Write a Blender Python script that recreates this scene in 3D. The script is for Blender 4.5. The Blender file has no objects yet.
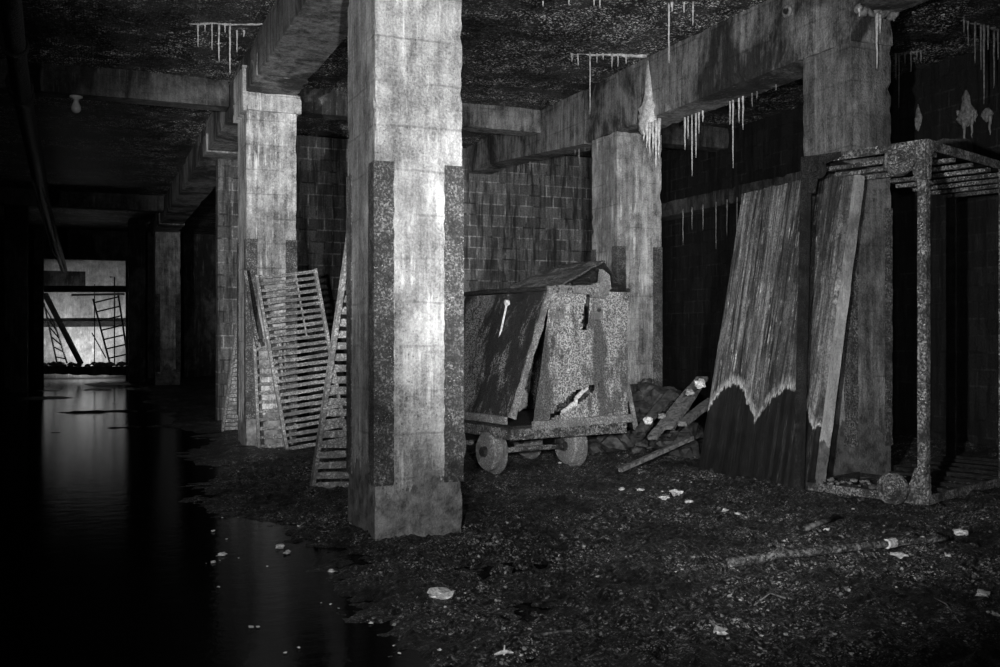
import bpy, bmesh, math, random
from mathutils import Vector, Matrix, noise
random.seed(7)
sc = bpy.context.scene
COL = sc.collection
TH = math.radians(22.5); CS, SN = math.cos(TH), math.sin(TH)
F = 1000.0; CX, HY, EYE = 500.0, 336.0, 1.5

# ------------------------------------------------------------------ helpers
def at(px, py, d):
    """world point seen at px,py standing d metres in front of the viewer"""
    l = (px-CX)*d/F
    return Vector((l*CS+d*SN, -l*SN+d*CS, EYE+(HY-py)*d/F))
def on_z(px, py, z):
    return at(px, py, (z-EYE)*F/(HY-py))
def on_x(px, py, X):
    return at(px, py, X/CS*F/(px-CX+math.tan(TH)*F))
def link(name, bm, mat, parent=None, smooth=False, loc=None, rotz=0):
    me = bpy.data.meshes.new(name)
    bmesh.ops.recalc_face_normals(bm, faces=bm.faces[:])
    bm.to_mesh(me); bm.free()
    if smooth:
        for p in me.polygons: p.use_smooth = True
    me.materials.append(mat)
    o = bpy.data.objects.new(name, me); COL.objects.link(o)
    if parent is not None: o.parent = parent
    if loc is not None: o.location = loc
    if rotz: o.rotation_euler = (0, 0, rotz)
    return o
def thing(name, label, cat, loc=(0,0,0), rotz=0, group=None):
    o = bpy.data.objects.new(name, None); COL.objects.link(o)
    o.empty_display_size = .1
    o.location = loc; o.rotation_euler = (0, 0, rotz)
    return tag(o, label, cat, group)
def tag(o, label, cat, group=None, kind=None):
    if label: o['label'] = label
    if cat: o['category'] = cat
    if group: o['group'] = group
    if kind: o['kind'] = kind
    return o
def struct(name, bm, mat, smooth=False):
    o = link(name, bm, mat, smooth=smooth); o['kind'] = 'structure'; return o
def dup(root, label=None):
    r = root.copy(); COL.objects.link(r)
    if label: r['label'] = label
    for ch in list(root.children):
        c = ch.copy(); COL.objects.link(c); c.parent = r
        for g in list(ch.children):
            d = g.copy(); COL.objects.link(d); d.parent = c
    return r
def NB(): return bmesh.new()
def box(bm, lo, hi):
    lo, hi = Vector(lo), Vector(hi)
    v = [bm.verts.new((x, y, z)) for x in (lo.x, hi.x) for y in (lo.y, hi.y) for z in (lo.z, hi.z)]
    for f in ((0,1,3,2),(4,6,7,5),(0,4,5,1),(2,3,7,6),(0,2,6,4),(1,5,7,3)):
        bm.faces.new([v[i] for i in f])
    return v
def bar(bm, p, q, w, h, up=(0,0,1), jag=0, n=1):
    """rectangular bar from p to q, w sideways, h along up"""
    p, q = Vector(p), Vector(q); d = (q-p).normalized(); up = Vector(up)
    s = d.cross(up)
    if s.length < 1e-4: s = d.cross(Vector((1,0,0)))
    s.normalize(); u = s.cross(d).normalized()
    rings = []
    for i in range(n+1):
        c = p.lerp(q, i/n)
        ring = []
        for a, b in ((-1,-1),(1,-1),(1,1),(-1,1)):
            o = s*(a*w/2)+u*(b*h/2)
            if jag: o *= 1+random.uniform(-jag, jag)
            ring.append(bm.verts.new(c+o))
        rings.append(ring)
    for a, b in zip(rings, rings[1:]):
        for i in range(4): bm.faces.new((a[i], a[(i+1)%4], b[(i+1)%4], b[i]))
    bm.faces.new(rings[0][::-1]); bm.faces.new(rings[-1])
def tube(bm, pts, rad, seg=10, jag=0):
    pts = [Vector(p) for p in pts]; n = len(pts)
    if not hasattr(rad, '__len__'): rad = [rad]*n
    rings = []; prev = None
    for i, p in enumerate(pts):
        t = (pts[min(i+1, n-1)]-pts[max(i-1, 0)]).normalized()
        if prev is None:
            a = t.cross(Vector((0,0,1)))
            if a.length < .05: a = t.cross(Vector((1,0,0)))
        else:
            a = prev-t*prev.dot(t)
        a.normalize(); prev = a; b = t.cross(a)
        rings.append([bm.verts.new(p+(a*math.cos(k*2*math.pi/seg)+b*math.sin(k*2*math.pi/seg))*rad[i]*(1+random.uniform(-jag, jag))) for k in range(seg)])
    for r, s in zip(rings, rings[1:]):
        for k in range(seg): bm.faces.new((r[k], r[(k+1)%seg], s[(k+1)%seg], s[k]))
    bm.faces.new(rings[0][::-1]); bm.faces.new(rings[-1])
def lathe(bm, c, axis, prof, seg=24):
    """prof: list of (along, radius)"""
    c = Vector(c); ax = Vector(axis).normalized()
    a = ax.orthogonal().normalized(); b = ax.cross(a)
    rings = [[bm.verts.new(c+ax*t+(a*math.cos(k*2*math.pi/seg)+b*math.sin(k*2*math.pi/seg))*max(r, 1e-4)) for k in range(seg)] for t, r in prof]
    for r, s in zip(rings, rings[1:]):
        for k in range(seg): bm.faces.new((r[k], r[(k+1)%seg], s[(k+1)%seg], s[k]))
    bm.faces.new(rings[0][::-1]); bm.faces.new(rings[-1])
def torus(bm, c, axis, R, r, seg=24, m=8):
    c = Vector(c); ax = Vector(axis).normalized(); a = ax.orthogonal().normalized(); b = ax.cross(a)
    vs = []
    for k in range(seg):
        e = a*math.cos(k*2*math.pi/seg)+b*math.sin(k*2*math.pi/seg)
        vs.append([bm.verts.new(c+e*(R+r*math.cos(j*2*math.pi/m))+ax*(r*math.sin(j*2*math.pi/m))) for j in range(m)])
    for k in range(seg):
        for j in range(m):
            bm.faces.new((vs[k][j], vs[(k+1)%seg][j], vs[(k+1)%seg][(j+1)%m], vs[k][(j+1)%m]))
def rough_box(bm, lo, hi, step=.1, amp=.006, chip=.03, fr=3.0):
    """a concrete block: fine grid, uneven faces and chipped arrises"""
    lo, hi = Vector(lo), Vector(hi); S = hi-lo
    n = [max(1, min(70, int(round(S[i]/step)))) for i in range(3)]
    cache = {}
    def vert(i, j, k):
        key = (i, j, k)
        if key in cache: return cache[key]
        p = Vector((lo.x+S.x*i/n[0], lo.y+S.y*j/n[1], lo.z+S.z*k/n[2]))
        c = (lo+hi)/2
        d = noise.noise_vector(p*fr)*amp*.5+noise.noise_vector(p*fr*4)*amp*.4
        ed = (i in (0, n[0]))+(j in (0, n[1]))+(k in (0, n[2]))
        if ed >= 2:
            t = (max(0, noise.noise(p*9)-.12)*1.6+max(0, noise.noise(p*2.7)-.35)*1.5)*chip
            inn = Vector(((c.x-p.x) if i in (0, n[0]) else 0, (c.y-p.y) if j in (0, n[1]) else 0, (c.z-p.z) if k in (0, n[2]) else 0))
            inn = Vector([math.copysign(1, a) if a else 0 for a in inn])
            d += inn*t
        cache[key] = bm.verts.new(p+d); return cache[key]
    for k0 in (0, n[2]):
        for i in range(n[0]):
            for j in range(n[1]):
                bm.faces.new((vert(i,j,k0), vert(i+1,j,k0), vert(i+1,j+1,k0), vert(i,j+1,k0)))
    for j0 in (0, n[1]):
        for i in range(n[0]):
            for k in range(n[2]):
                bm.faces.new((vert(i,j0,k), vert(i+1,j0,k), vert(i+1,j0,k+1), vert(i,j0,k+1)))
    for i0 in (0, n[0]):
        for j in range(n[1]):
            for k in range(n[2]):
                bm.faces.new((vert(i0,j,k), vert(i0,j+1,k), vert(i0,j+1,k+1), vert(i0,j,k+1)))
def prism(bm, poly, t0, t1, fn):
    """poly of (a,b) extruded from t0 to t1; fn(a,b,t)->point"""
    A = [bm.verts.new(fn(a, b, t0)) for a, b in poly]; B = [bm.verts.new(fn(a, b, t1)) for a, b in poly]
    n = len(poly)
    for i in range(n): bm.faces.new((A[i], A[(i+1)%n], B[(i+1)%n], B[i]))
    bm.faces.new(A[::-1]); bm.faces.new(B)
def rock(bm, c, r, sq=(1,1,1), sub=2, amp=.35, seed=0):
    res = bmesh.ops.create_icosphere(bm, subdivisions=sub, radius=1)
    c = Vector(c)
    for v in res['verts']:
        p = v.co.copy(); k = 1+amp*noise.noise(p*1.3+Vector((seed*3.7, seed, 0)))+amp*.5*noise.noise(p*3+Vector((seed, 0, 0)))
        p *= k
        v.co = c+Vector((p.x*sq[0], p.y*sq[1], p.z*sq[2]))*r
def sheet(bm, fn, nu, nv, th, hole=None):
    """curved sheet fn(u,v)->point with real thickness th; hole(u,v)->True removes the face"""
    P = [[Vector(fn(i/nu, j/nv)) for j in range(nv+1)] for i in range(nu+1)]
    nrm = (P[nu][0]-P[0][0]).cross(P[0][nv]-P[0][0]).normalized()*th
    A = [[bm.verts.new(p) for p in r] for r in P]; B = [[bm.verts.new(p+nrm) for p in r] for r in P]
    keep = [[not (hole and hole((i+.5)/nu, (j+.5)/nv)) for j in range(nv)] for i in range(nu)]
    def K(i, j): return 0 <= i < nu and 0 <= j < nv and keep[i][j]
    for i in range(nu):
        for j in range(nv):
            if not keep[i][j]: continue
            bm.faces.new((A[i][j], A[i+1][j], A[i+1][j+1], A[i][j+1]))
            bm.faces.new((B[i][j], B[i][j+1], B[i+1][j+1], B[i+1][j]))
            for (di, dj, a, b) in ((-1,0,(i,j),(i,j+1)), (1,0,(i+1,j),(i+1,j+1)), (0,-1,(i,j),(i+1,j)), (0,1,(i,j+1),(i+1,j+1))):
                if not K(i+di, j+dj):
                    bm.faces.new((A[a[0]][a[1]], A[b[0]][b[1]], B[b[0]][b[1]], B[a[0]][a[1]]))

# ------------------------------------------------------------------ materials
class NT:
    def dots(s, vec, scale, r0, r1, soft=.05, thr=.35):
        vo = s.n('ShaderNodeTexVoronoi'); vo.inputs['Scale'].default_value = scale; s.l(vec, vo.inputs['Vector'])
        rnd = s.n('ShaderNodeSeparateColor'); s.l(vo.outputs['Color'], rnd.inputs[0])
        d = s.m2('SUBTRACT', vo.outputs['Distance'], s.ramp(rnd.outputs[0], thr, 1, r0, r1))
        return s.m2('MULTIPLY', s.ramp(d, -soft, soft, 1, 0), s.ramp(rnd.outputs[1], 0, 1, .25, 1))
    def __init__(s, name):
        s.m = bpy.data.materials.new(name); s.m.use_nodes = True
        s.t = s.m.node_tree; s.b = s.t.nodes['Principled BSDF']
    def n(s, typ, **kw):
        nd = s.t.nodes.new(typ)
        for k, v in kw.items(): setattr(nd, k, v)
        return nd
    def l(s, a, b): s.t.links.new(a, b)
    def pos(s, scale=(1,1,1), obj=False):
        if obj: src = s.n('ShaderNodeTexCoord').outputs['Object']
        else: src = s.n('ShaderNodeNewGeometry').outputs['Position']
        mp = s.n('ShaderNodeMapping'); mp.inputs['Scale'].default_value = scale
        s.l(src, mp.inputs['Vector']); return mp.outputs[0]
    def noise(s, vec, scale, detail=6, rough=.6, dist=0):
        nd = s.n('ShaderNodeTexNoise'); nd.inputs['Scale'].default_value = scale; nd.inputs['Detail'].default_value = detail
        nd.inputs['Roughness'].default_value = rough; nd.inputs['Distortion'].default_value = dist
        s.l(vec, nd.inputs['Vector']); return nd.outputs['Fac']
    def ramp(s, fac, a, b, lo=0., hi=1., smooth=False):
        nd = s.n('ShaderNodeMapRange'); nd.inputs[1].default_value = a; nd.inputs[2].default_value = b
        nd.inputs[3].default_value = lo; nd.inputs[4].default_value = hi
        if smooth: nd.interpolation_type = 'SMOOTHSTEP'
        s.l(fac, nd.inputs[0]); return nd.outputs[0]
    def m2(s, op, a, b=None, c=None):
        nd = s.n('ShaderNodeMath', operation=op)
        for i, x in enumerate((a, b, c)):
            if x is None: continue
            if isinstance(x, (int, float)): nd.inputs[i].default_value = x
            else: s.l(x, nd.inputs[i])
        return nd.outputs[0]
    def mix(s, f, a, b):
        """float mix"""
        nd = s.n('ShaderNodeMix'); nd.data_type = 'FLOAT'
        for i, x in ((0, f), (2, a), (3, b)):
            if isinstance(x, (int, float)): nd.inputs[i].default_value = x
            else: s.l(x, nd.inputs[i])
        return nd.outputs[0]
    def out(s, val, rough=.8, bump=None, bs=.4, bd=.02, metal=0, spec=.5):
        cc = s.n('ShaderNodeCombineColor')
        if isinstance(val, (int, float)):
            s.b.inputs['Base Color'].default_value = (val, val, val, 1)
        else:
            for i in range(3): s.l(val, cc.inputs[i])
            s.l(cc.outputs[0], s.b.inputs['Base Color'])
        if isinstance(rough, (int, float)): s.b.inputs['Roughness'].default_value = rough
        else: s.l(rough, s.b.inputs['Roughness'])
        s.b.inputs['Metallic'].default_value = metal
        s.b.inputs['Specular IOR Level'].default_value = spec
        if bump is not None:
            bn = s.n('ShaderNodeBump'); bn.inputs['Strength'].default_value = bs; bn.inputs['Distance'].default_value = bd
            s.l(bump, bn.inputs['Height']); s.l(bn.outputs[0], s.b.inputs['Normal'])
        return s.m
def sepz(T):
    g = T.n('ShaderNodeNewGeometry'); sp = T.n('ShaderNodeSeparateXYZ'); T.l(g.outputs['Position'], sp.inputs[0]); return sp.outputs

def concrete(name, lo, hi, wet=None, form=.32, streak=.5, pit=1.0, stain=.35, white=.6):
    T = NT(name); P = T.pos()
    blot = T.ramp(T.noise(P, 1.9, 10, .7, .3), .40, .60, 0, 1)
    st = T.ramp(T.noise(T.pos((9, 9, .55)), 1.4, 7, .75), .42, .58, 0, 1)
    fine = T.ramp(T.noise(P, 48, 3, .7), .40, .60, 0, 1)
    v = T.mix(streak, blot, st)
    mid = T.ramp(T.noise(T.pos((1, 1, .7)), 6, 12, .78), .42, .58, 0, 1)
    v = T.mix(.34, v, fine)
    v = T.mix(.34, v, mid)
    v = T.mix(v, lo, hi)
    big = T.ramp(T.noise(T.pos((1, 1, .6)), .9, 7, .65, .5), .44, .54, 1-stain, 1)
    v = T.m2('MULTIPLY', v, big)
    eff = T.m2('MULTIPLY', T.ramp(T.noise(T.pos((13, 13, .8)), 1.2, 5, .7), .54, .66), T.ramp(T.noise(P, 3, 7, .7), .44, .58))
    v = T.mix(T.m2('MULTIPLY', eff, white), v, .95)
    z = sepz(T)[2]
    # board-form lines
    wob = T.m2('MULTIPLY', T.noise(P, 3, 2), .03)
    fr = T.m2('FRACT', T.m2('DIVIDE', T.m2('ADD', z, wob), form))
    ln = T.ramp(T.m2('ABSOLUTE', T.m2('SUBTRACT', fr, .5)), .0, .035, .0, 1)
    ln = T.m2('MAXIMUM', ln, T.ramp(T.noise(P, 2.3, 3), .42, .6, .35, 1))
    v = T.m2('MULTIPLY', v, T.ramp(ln, 0, 1, .45, 1))
    pits = T.ramp(T.noise(P, 75, 3, .6), .3, .37, .25, 1)
    pm = T.ramp(T.noise(P, 2.6, 3), .4, .55)
    pits = T.mix(T.m2('MULTIPLY', pm, pit), 1.0, pits)
    v = T.m2('MULTIPLY', v, pits)
    rough = .85
    if wet is not None:
        w = T.m2('ADD', z, T.m2('MULTIPLY', T.m2('SUBTRACT', T.noise(T.pos((1,1,.35)), 2.6, 7, .6), .5), 1.3))
        wm = T.ramp(w, wet-.006, wet+.006)
        wm2 = T.ramp(T.noise(P, 9, 7, .7), .35, .65, .08, .42)
        tide = T.ramp(T.m2('MULTIPLY', T.ramp(w, wet, wet+.02), T.ramp(w, wet+.35, wet)), 0, 1, 1, 1.25)
        v = T.m2('MULTIPLY', T.mix(wm, T.m2('MULTIPLY', wm2, hi), v), tide)
        rough = T.mix(wm, .5, .85)
    hgt = T.m2('ADD', T.m2('MULTIPLY', fine, .5), T.m2('ADD', T.m2('MULTIPLY', pits, .7), T.m2('MULTIPLY', ln, .5)))
    return T.out(v, rough, hgt, .8, .012)
M = {}
M['col'] = concrete('concrete_column', .05, .66, wet=.5, stain=.4, white=.55)
M['cap'] = concrete('concrete_capital', .08, .85, stain=.3, white=.8)
M['col_old'] = concrete('concrete_weathered', .03, .75, wet=.5, streak=.65, stain=.5, white=.7)
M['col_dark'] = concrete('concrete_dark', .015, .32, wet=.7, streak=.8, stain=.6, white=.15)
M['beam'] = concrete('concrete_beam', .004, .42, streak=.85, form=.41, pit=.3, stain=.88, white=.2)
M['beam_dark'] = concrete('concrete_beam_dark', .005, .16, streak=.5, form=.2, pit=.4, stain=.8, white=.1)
M['shell'] = concrete('concrete_far', .1, .6, streak=.3)

def rust(name, lo, hi, flake=.35, scale=40, rough=.6):
    T = NT(name); P = T.pos()
    a = T.ramp(T.noise(P, scale*1.5, 3, .7), .42, .60)
    b = T.ramp(T.noise(P, 5, 8, .75), .40, .58)
    sp = T.m2('MULTIPLY', T.ramp(T.noise(P, scale*2, 2, .6), .64-flake*.08, .68), T.ramp(T.noise(P, 7, 4), .5, .56))
    v = T.mix(T.m2('MULTIPLY', a, b), lo, hi)
    v = T.mix(sp, v, min(.85, hi*1.9))
    return T.out(v, rough, a, .8, .012, metal=.0, spec=.5)
M['guard'] = rust('rusted_angle_iron', .03, .25, .2, 38)
M['grate'] = rust('galvanised_grate', .16, .62, .4, 30)
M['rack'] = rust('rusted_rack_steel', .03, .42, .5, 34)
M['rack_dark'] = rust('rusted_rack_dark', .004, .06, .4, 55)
M['iron'] = rust('dark_iron', .006, .06, .2, 30, .5)
M['iron_mid'] = rust('worn_iron', .02, .34, .4, 30)
M['pipe'] = rust('dark_pipe', .003, .02, 0, 20, .4)

def ceiling_mat():
    T = NT('ceiling_wet_speckled'); P = T.pos()
    patch = T.ramp(T.noise(T.pos((.7, 1.3, 1)), .8, 6, .6, .6), .42, .58)
    patch = T.m2('MULTIPLY', patch, T.ramp(T.noise(P, 3.1, 7, .75, .5), .43, .54))
    dots = T.m2('MAXIMUM', T.dots(P, 32, -.05, .58, .06, .15), T.dots(P, 64, -.05, .55, .08, .3))  # white dots: water-droplet glints painted into the colour
    v = T.m2('MULTIPLY', dots, T.m2('ADD', T.m2('MULTIPLY', patch, 2.0), .16))
    base = T.m2('MULTIPLY', T.ramp(T.noise(T.pos((2, 1, 1)), 1.5, 8, .75), .44, .62), .07)
    v = T.m2('ADD', base, v)
    return T.out(v, .5, T.m2('ADD', dots, T.noise(P, 12, 5)), .8, .03)
M['ceil'] = ceiling_mat()
M['ceil_dark'] = M['ceil']

def brick_mat(name, axis, lo, hi):
    T = NT(name); sp = sepz(T)
    cv = T.n('ShaderNodeCombineXYZ'); T.l(sp[0 if axis == 'x' else 1], cv.inputs[0]); T.l(sp[2], cv.inputs[1])
    br = T.n('ShaderNodeTexBrick'); T.l(cv.outputs[0], br.inputs['Vector'])
    br.inputs['Color1'].default_value = (.55, .55, .55, 1); br.inputs['Color2'].default_value = (.2, .2, .2, 1)
    br.inputs['Mortar'].default_value = (1, 1, 1, 1); br.inputs['Scale'].default_value = 1
    br.inputs['Mortar Size'].default_value = .013; br.inputs['Brick Width'].default_value = .30; br.inputs['Row Height'].default_value = .215
    br.inputs['Bias'].default_value = -.1
    rgb = T.n('ShaderNodeRGBToBW'); T.l(br.outputs['Color'], rgb.inputs[0])
    P = T.pos()
    st = T.ramp(T.noise(T.pos((5, 5, .5)), 2.2, 6, .7), .38, .56, .12, 1)
    fine = T.ramp(T.noise(P, 30, 6, .75), .35, .62, .4, 1.2)
    mort = T.mix(br.outputs['Fac'], rgb.outputs[0], T.ramp(T.noise(P, 3, 4), .4, .6, .1, 1.2))
    v = T.m2('MULTIPLY', T.m2('MULTIPLY', mort, st), fine)
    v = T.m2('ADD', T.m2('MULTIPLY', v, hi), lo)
    return T.out(v, .7, T.m2('ADD', T.m2('MULTIPLY', br.outputs['Fac'], -1), T.m2('MULTIPLY', fine, .4)), .7, .02)
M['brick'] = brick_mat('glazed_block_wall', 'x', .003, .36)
M['brick_y'] = brick_mat('side_block_wall', 'y', .001, .035)  # near-black tone puts the shade of the unlit right bay into the colour

def mud_mat():
    T = NT('wet_mud'); P = T.pos()
    a = T.noise(P, 22, 8, .75); b = T.ramp(T.noise(P, 1.3, 6, .6), .3, .68)
    c = T.ramp(T.noise(P, 55, 4, .75), .46, .64)
    g = T.m2('MULTIPLY', T.m2('MAXIMUM', T.dots(P, 42, -.05, .55, .12, .3), T.dots(P, 90, -.05, .55, .12, .35)), T.ramp(T.noise(P, 7, 8, .78), .43, .57))  # pale dots paint the highlights of wet grains into the colour
    b = T.ramp(T.noise(P, 1.1, 6, .65), .38, .60)
    v = T.m2('ADD', T.m2('MULTIPLY', g, T.m2('ADD', T.m2('MULTIPLY', b, 1.0), .15)), .008)
    v = T.m2('ADD', v, T.m2('MULTIPLY', T.ramp(T.noise(P, 40, 9, .8), .50, .62), T.m2('MULTIPLY', b, .22)))
    spk = T.ramp(T.noise(P, 42, 2, .5), .735, .75)
    v = T.m2('ADD', v, T.m2('MULTIPLY', spk, .45))
    return T.out(v, .42, T.m2('ADD', a, T.m2('MULTIPLY', c, .4)), 1.0, .04, spec=.35)
M['mud'] = mud_mat()
def water_mat():
    T = NT('still_water'); P = T.pos()
    n = T.noise(P, 3.5, 3, .5)
    m = T.out(.003, .05, T.noise(T.pos((1, 1.5, 1)), 5, 6, .65), .14, .02, spec=.5)
    T.b.inputs['IOR'].default_value = 1.07
    return m
M['water'] = water_mat()
def plain(name, lo, hi, sc=12, rough=.7, bs=.4):
    T = NT(name); P = T.pos(); a = T.noise(P, sc, 7, .7)
    return T.out(T.mix(T.ramp(a, .35, .65), lo, hi), rough, a, bs, .01)
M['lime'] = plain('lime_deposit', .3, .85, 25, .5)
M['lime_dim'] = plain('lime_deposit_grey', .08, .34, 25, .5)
M['chip'] = plain('pale_chip', .25, .85, 45)
M['wood'] = plain('weathered_wood', .012, .2, 24)
M['wood_dark'] = plain('soaked_wood', .01, .09, 14)
M['rubble'] = plain('rubble', .004, .06, 16)
M['ceramic'] = plain('white_ceramic', .55, .75, 6, .3, .1)
M['farwall'] = concrete('pale_plaster', .2, .8, streak=.3, form=9)

def board_mat():
    T = NT('stained_board'); P = T.pos()
    st = T.ramp(T.noise(T.pos((1, 11, .5)), 2.0, 7, .75), .40, .62)
    st2 = T.ramp(T.noise(T.pos((1, 24, .9)), 2.0, 5, .7), .53, .62)
    blot = T.ramp(T.noise(P, 5, 6, .7), .5, .62)
    v = T.mix(T.m2('MULTIPLY', st, T.ramp(T.noise(T.pos((1, 2.2, .5)), 1.6, 4, .6), .42, .56, .25, 1)), .015, .38)
    v = T.mix(T.m2('MULTIPLY', st2, blot), v, .8)
    v = T.m2('MULTIPLY', v, T.ramp(T.noise(P, 45, 3, .7), .38, .55, .45, 1.1))
    sp = sepz(T); y, z = sp[1], sp[2]
    # two scalloped soaked patches with a white salt fringe
    s = T.m2('MULTIPLY', T.m2('ABSOLUTE', T.m2('SINE', T.m2('MULTIPLY', T.m2('ADD', y, -8.33), 3.55))), .36)
    w = T.m2('ADD', T.m2('SUBTRACT', z, s), T.m2('MULTIPLY', T.m2('SUBTRACT', T.noise(T.pos((1, 3, .8)), 6, 6, .75), .5), .3))
    dark = T.mix(T.noise(P, 7, 5), .0, .035)
    fringe = T.m2('MULTIPLY', T.ramp(w, .62, .635), T.ramp(w, .75, .64))
    fringe = T.m2('MULTIPLY', fringe, T.ramp(T.noise(T.pos((1, 4, 1)), 18, 5, .8), .42, .56))
    v = T.mix(fringe, v, .8)
    v = T.mix(T.ramp(w, .62, .63), dark, v)
    return T.out(v, T.mix(T.ramp(w, .62, .63), .35, .7), T.m2('ADD', st, st2), .5, .015)
M['board'] = board_mat()
M['board_edge'] = concrete('board_edge', .2, .55, wet=.45, pit=1, form=5)

def cartskin(name, lo, hi, dark):
    T = NT(name); P = T.pos()
    f = T.ramp(T.noise(P, 62, 2, .65), .42, .60)
    pt = T.ramp(T.noise(T.pos((1.3,1.3,.4)), 1.7, 10, .72), .465, .53)
    v = T.mix(pt, T.mix(f, dark*.5, dark*1.4), T.mix(f, lo, hi))
    st = T.ramp(T.noise(T.pos((6, 6, .8)), 2, 5, .7), .3, .6, .5, 1)
    return T.out(T.m2('MULTIPLY', v, st), .6, f, .7, .012)
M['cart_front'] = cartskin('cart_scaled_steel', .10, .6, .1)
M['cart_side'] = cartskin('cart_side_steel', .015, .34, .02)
M['cart_trim'] = rust('cart_trim_steel', .12, .42, .2, 40)

# ------------------------------------------------------------------ ground and water
def sstep(a, b, x):
    t = max(0, min(1, (x-a)/(b-a))); return t*t*(3-2*t)
def blob(x, y, cx, cy, rx, ry): return math.exp(-(((x-cx)/rx)**2+((y-cy)/ry)**2))
def ground_base(x, y):
    s = sstep(.9, 2.0, x)*(.085 if y < 9 else .07)+sstep(4.5, 7, x)*.035
    h = -.045+s
    h += .13*blob(x, y, 2.95, 6.55, .5, .3)-.03*blob(x, y, 2.2, 6.9, .6, .5)
    h += .10*blob(x, y, 3.3, 5.3, .55, .6)+.07*blob(x, y, 4.6, 5.4, .9, .6)
    h -= .05*blob(x, y, 2.6, 5.9, .5, .35)+.03*blob(x, y, 2.4, 4.9, .5, .4)
    h += .06*blob(x, y, 1.6, 9.6, .9, 1.2)+.06*blob(x, y, 2.0, 13, 1.1, 1.0)
    h += .05*blob(x, y, .2, 30, 2.5, 1)+.05*blob(x, y, 1.0, 24, 1.5, .5)+.055*blob(x, y, -1, 17, 1.0, .25)
    h += .09*blob(x, y, .9, 33.6, 1.2, .8)+.08*blob(x, y, -.9, 26.5, 1.0, .7)+.08*blob(x, y, .3, 21.3, 1.0, .35)+.07*blob(x, y, .9, 17.5, .8, .3)
    if x > 9: h += .05
    return h
def ground_h(x, y):
    h = ground_base(x, y)
    land = sstep(-.06, .05, h)
    p = Vector((x, y, 0))
    n1 = noise.noise(p*1.6)*.05+noise.noise(p*5.1)*.04
    n2 = 0
    if y < 12:
        n2 = noise.noise(p*11)*.034+abs(noise.noise(p*22))*.045
    return h+n1*(.4+.6*land)+n2*(.15+.85*land)
def axis(breaks):
    out = [breaks[0][0]]
    for (a, st), (b, _) in zip(breaks, breaks[1:]):
        n = max(1, int(round((b-a)/st)))
        out += [a+(b-a)*(i+1)/n for i in range(n)]
    return out
xs = axis([(-14, 1.0), (-4, .2), (0, .06), (1.2, .03), (6.5, .05), (9, .12), (12, .5), (16, 1)])
ys = axis([(-3, .6), (2.4, .1), (4.0, .026), (8.0, .04), (12, .1), (16, .25), (42, 1)])
bm = NB()
V = [[bm.verts.new((x, y, ground_h(x, y))) for y in ys] for x in xs]
for i in range(len(xs)-1):
    for j in range(len(ys)-1):
        bm.faces.new((V[i][j], V[i+1][j], V[i+1][j+1], V[i][j+1]))
struct('floor', bm, M['mud'], smooth=True)
bm = NB(); box(bm, (-13.9, -2.9, -.3), (5.2, 37.4, 0.0))
tag(link('puddle', bm, M['water']), 'black still water flooding the left-hand aisle of the floor', 'water', kind='stuff')

# ------------------------------------------------------------------ ceiling and walls
CZ = 5.17
bm = NB()
cxs = axis([(-14, .5), (16, .5)]); cys = axis([(-3, .5), (42, .5)])
V = [[bm.verts.new((x, y, CZ+.03*noise.noise(Vector((x, y, 0))*.8))) for y in cys] for x in cxs]
T2 = [bm.verts.new(p) for p in ((-14,-3,CZ+.3), (16,-3,CZ+.3), (16,42,CZ+.3), (-14,42,CZ+.3))]
for i in range(len(cxs)-1):
    for j in range(len(cys)-1):
        bm.faces.new((V[i][j], V[i][j+1], V[i+1][j+1], V[i+1][j]))
bm.faces.new(T2)
struct('ceiling', bm, M['ceil'], smooth=True)
# block wall across the bay behind the cart
bm = NB(); rough_box(bm, (2.15, 18.2, -.1), (10.5, 18.5, CZ-.02), .3, .004, .01)
struct('wall_back', bm, M['brick'])
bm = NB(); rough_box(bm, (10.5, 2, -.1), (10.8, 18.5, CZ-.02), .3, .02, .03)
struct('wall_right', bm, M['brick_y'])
# partition with the opening into the lit chamber
bm = NB()
box(bm, (-13.9, 37.4, -.2), (-1.33, 37.8, CZ)); box(bm, (1.30, 37.4, -.2), (12, 37.8, CZ)); box(bm, (-1.33, 37.4, 4.15), (1.30, 37.8, CZ))
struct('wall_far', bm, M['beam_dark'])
bm = NB()
sheet(bm, lambda u, v: (-1.9+3.8*u, 40.4-.5*math.sin(math.pi*v)*.6, -.1+5.2*v), 8, 20, -.3)
struct('wall_chamber', bm, M['farwall'], smooth=True)
bm = NB()
box(bm, (-2.2, 37.8, -.2), (-1.9, 41, CZ)); box(bm, (1.9, 37.8, -.2), (2.2, 41, CZ))
struct('wall_chamber_side', bm, M['shell'])
bm = NB(); box(bm, (-14.2, -3, -.2), (-13.9, 37.8, CZ)); struct('wall_left', bm, M['beam_dark'])

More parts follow.
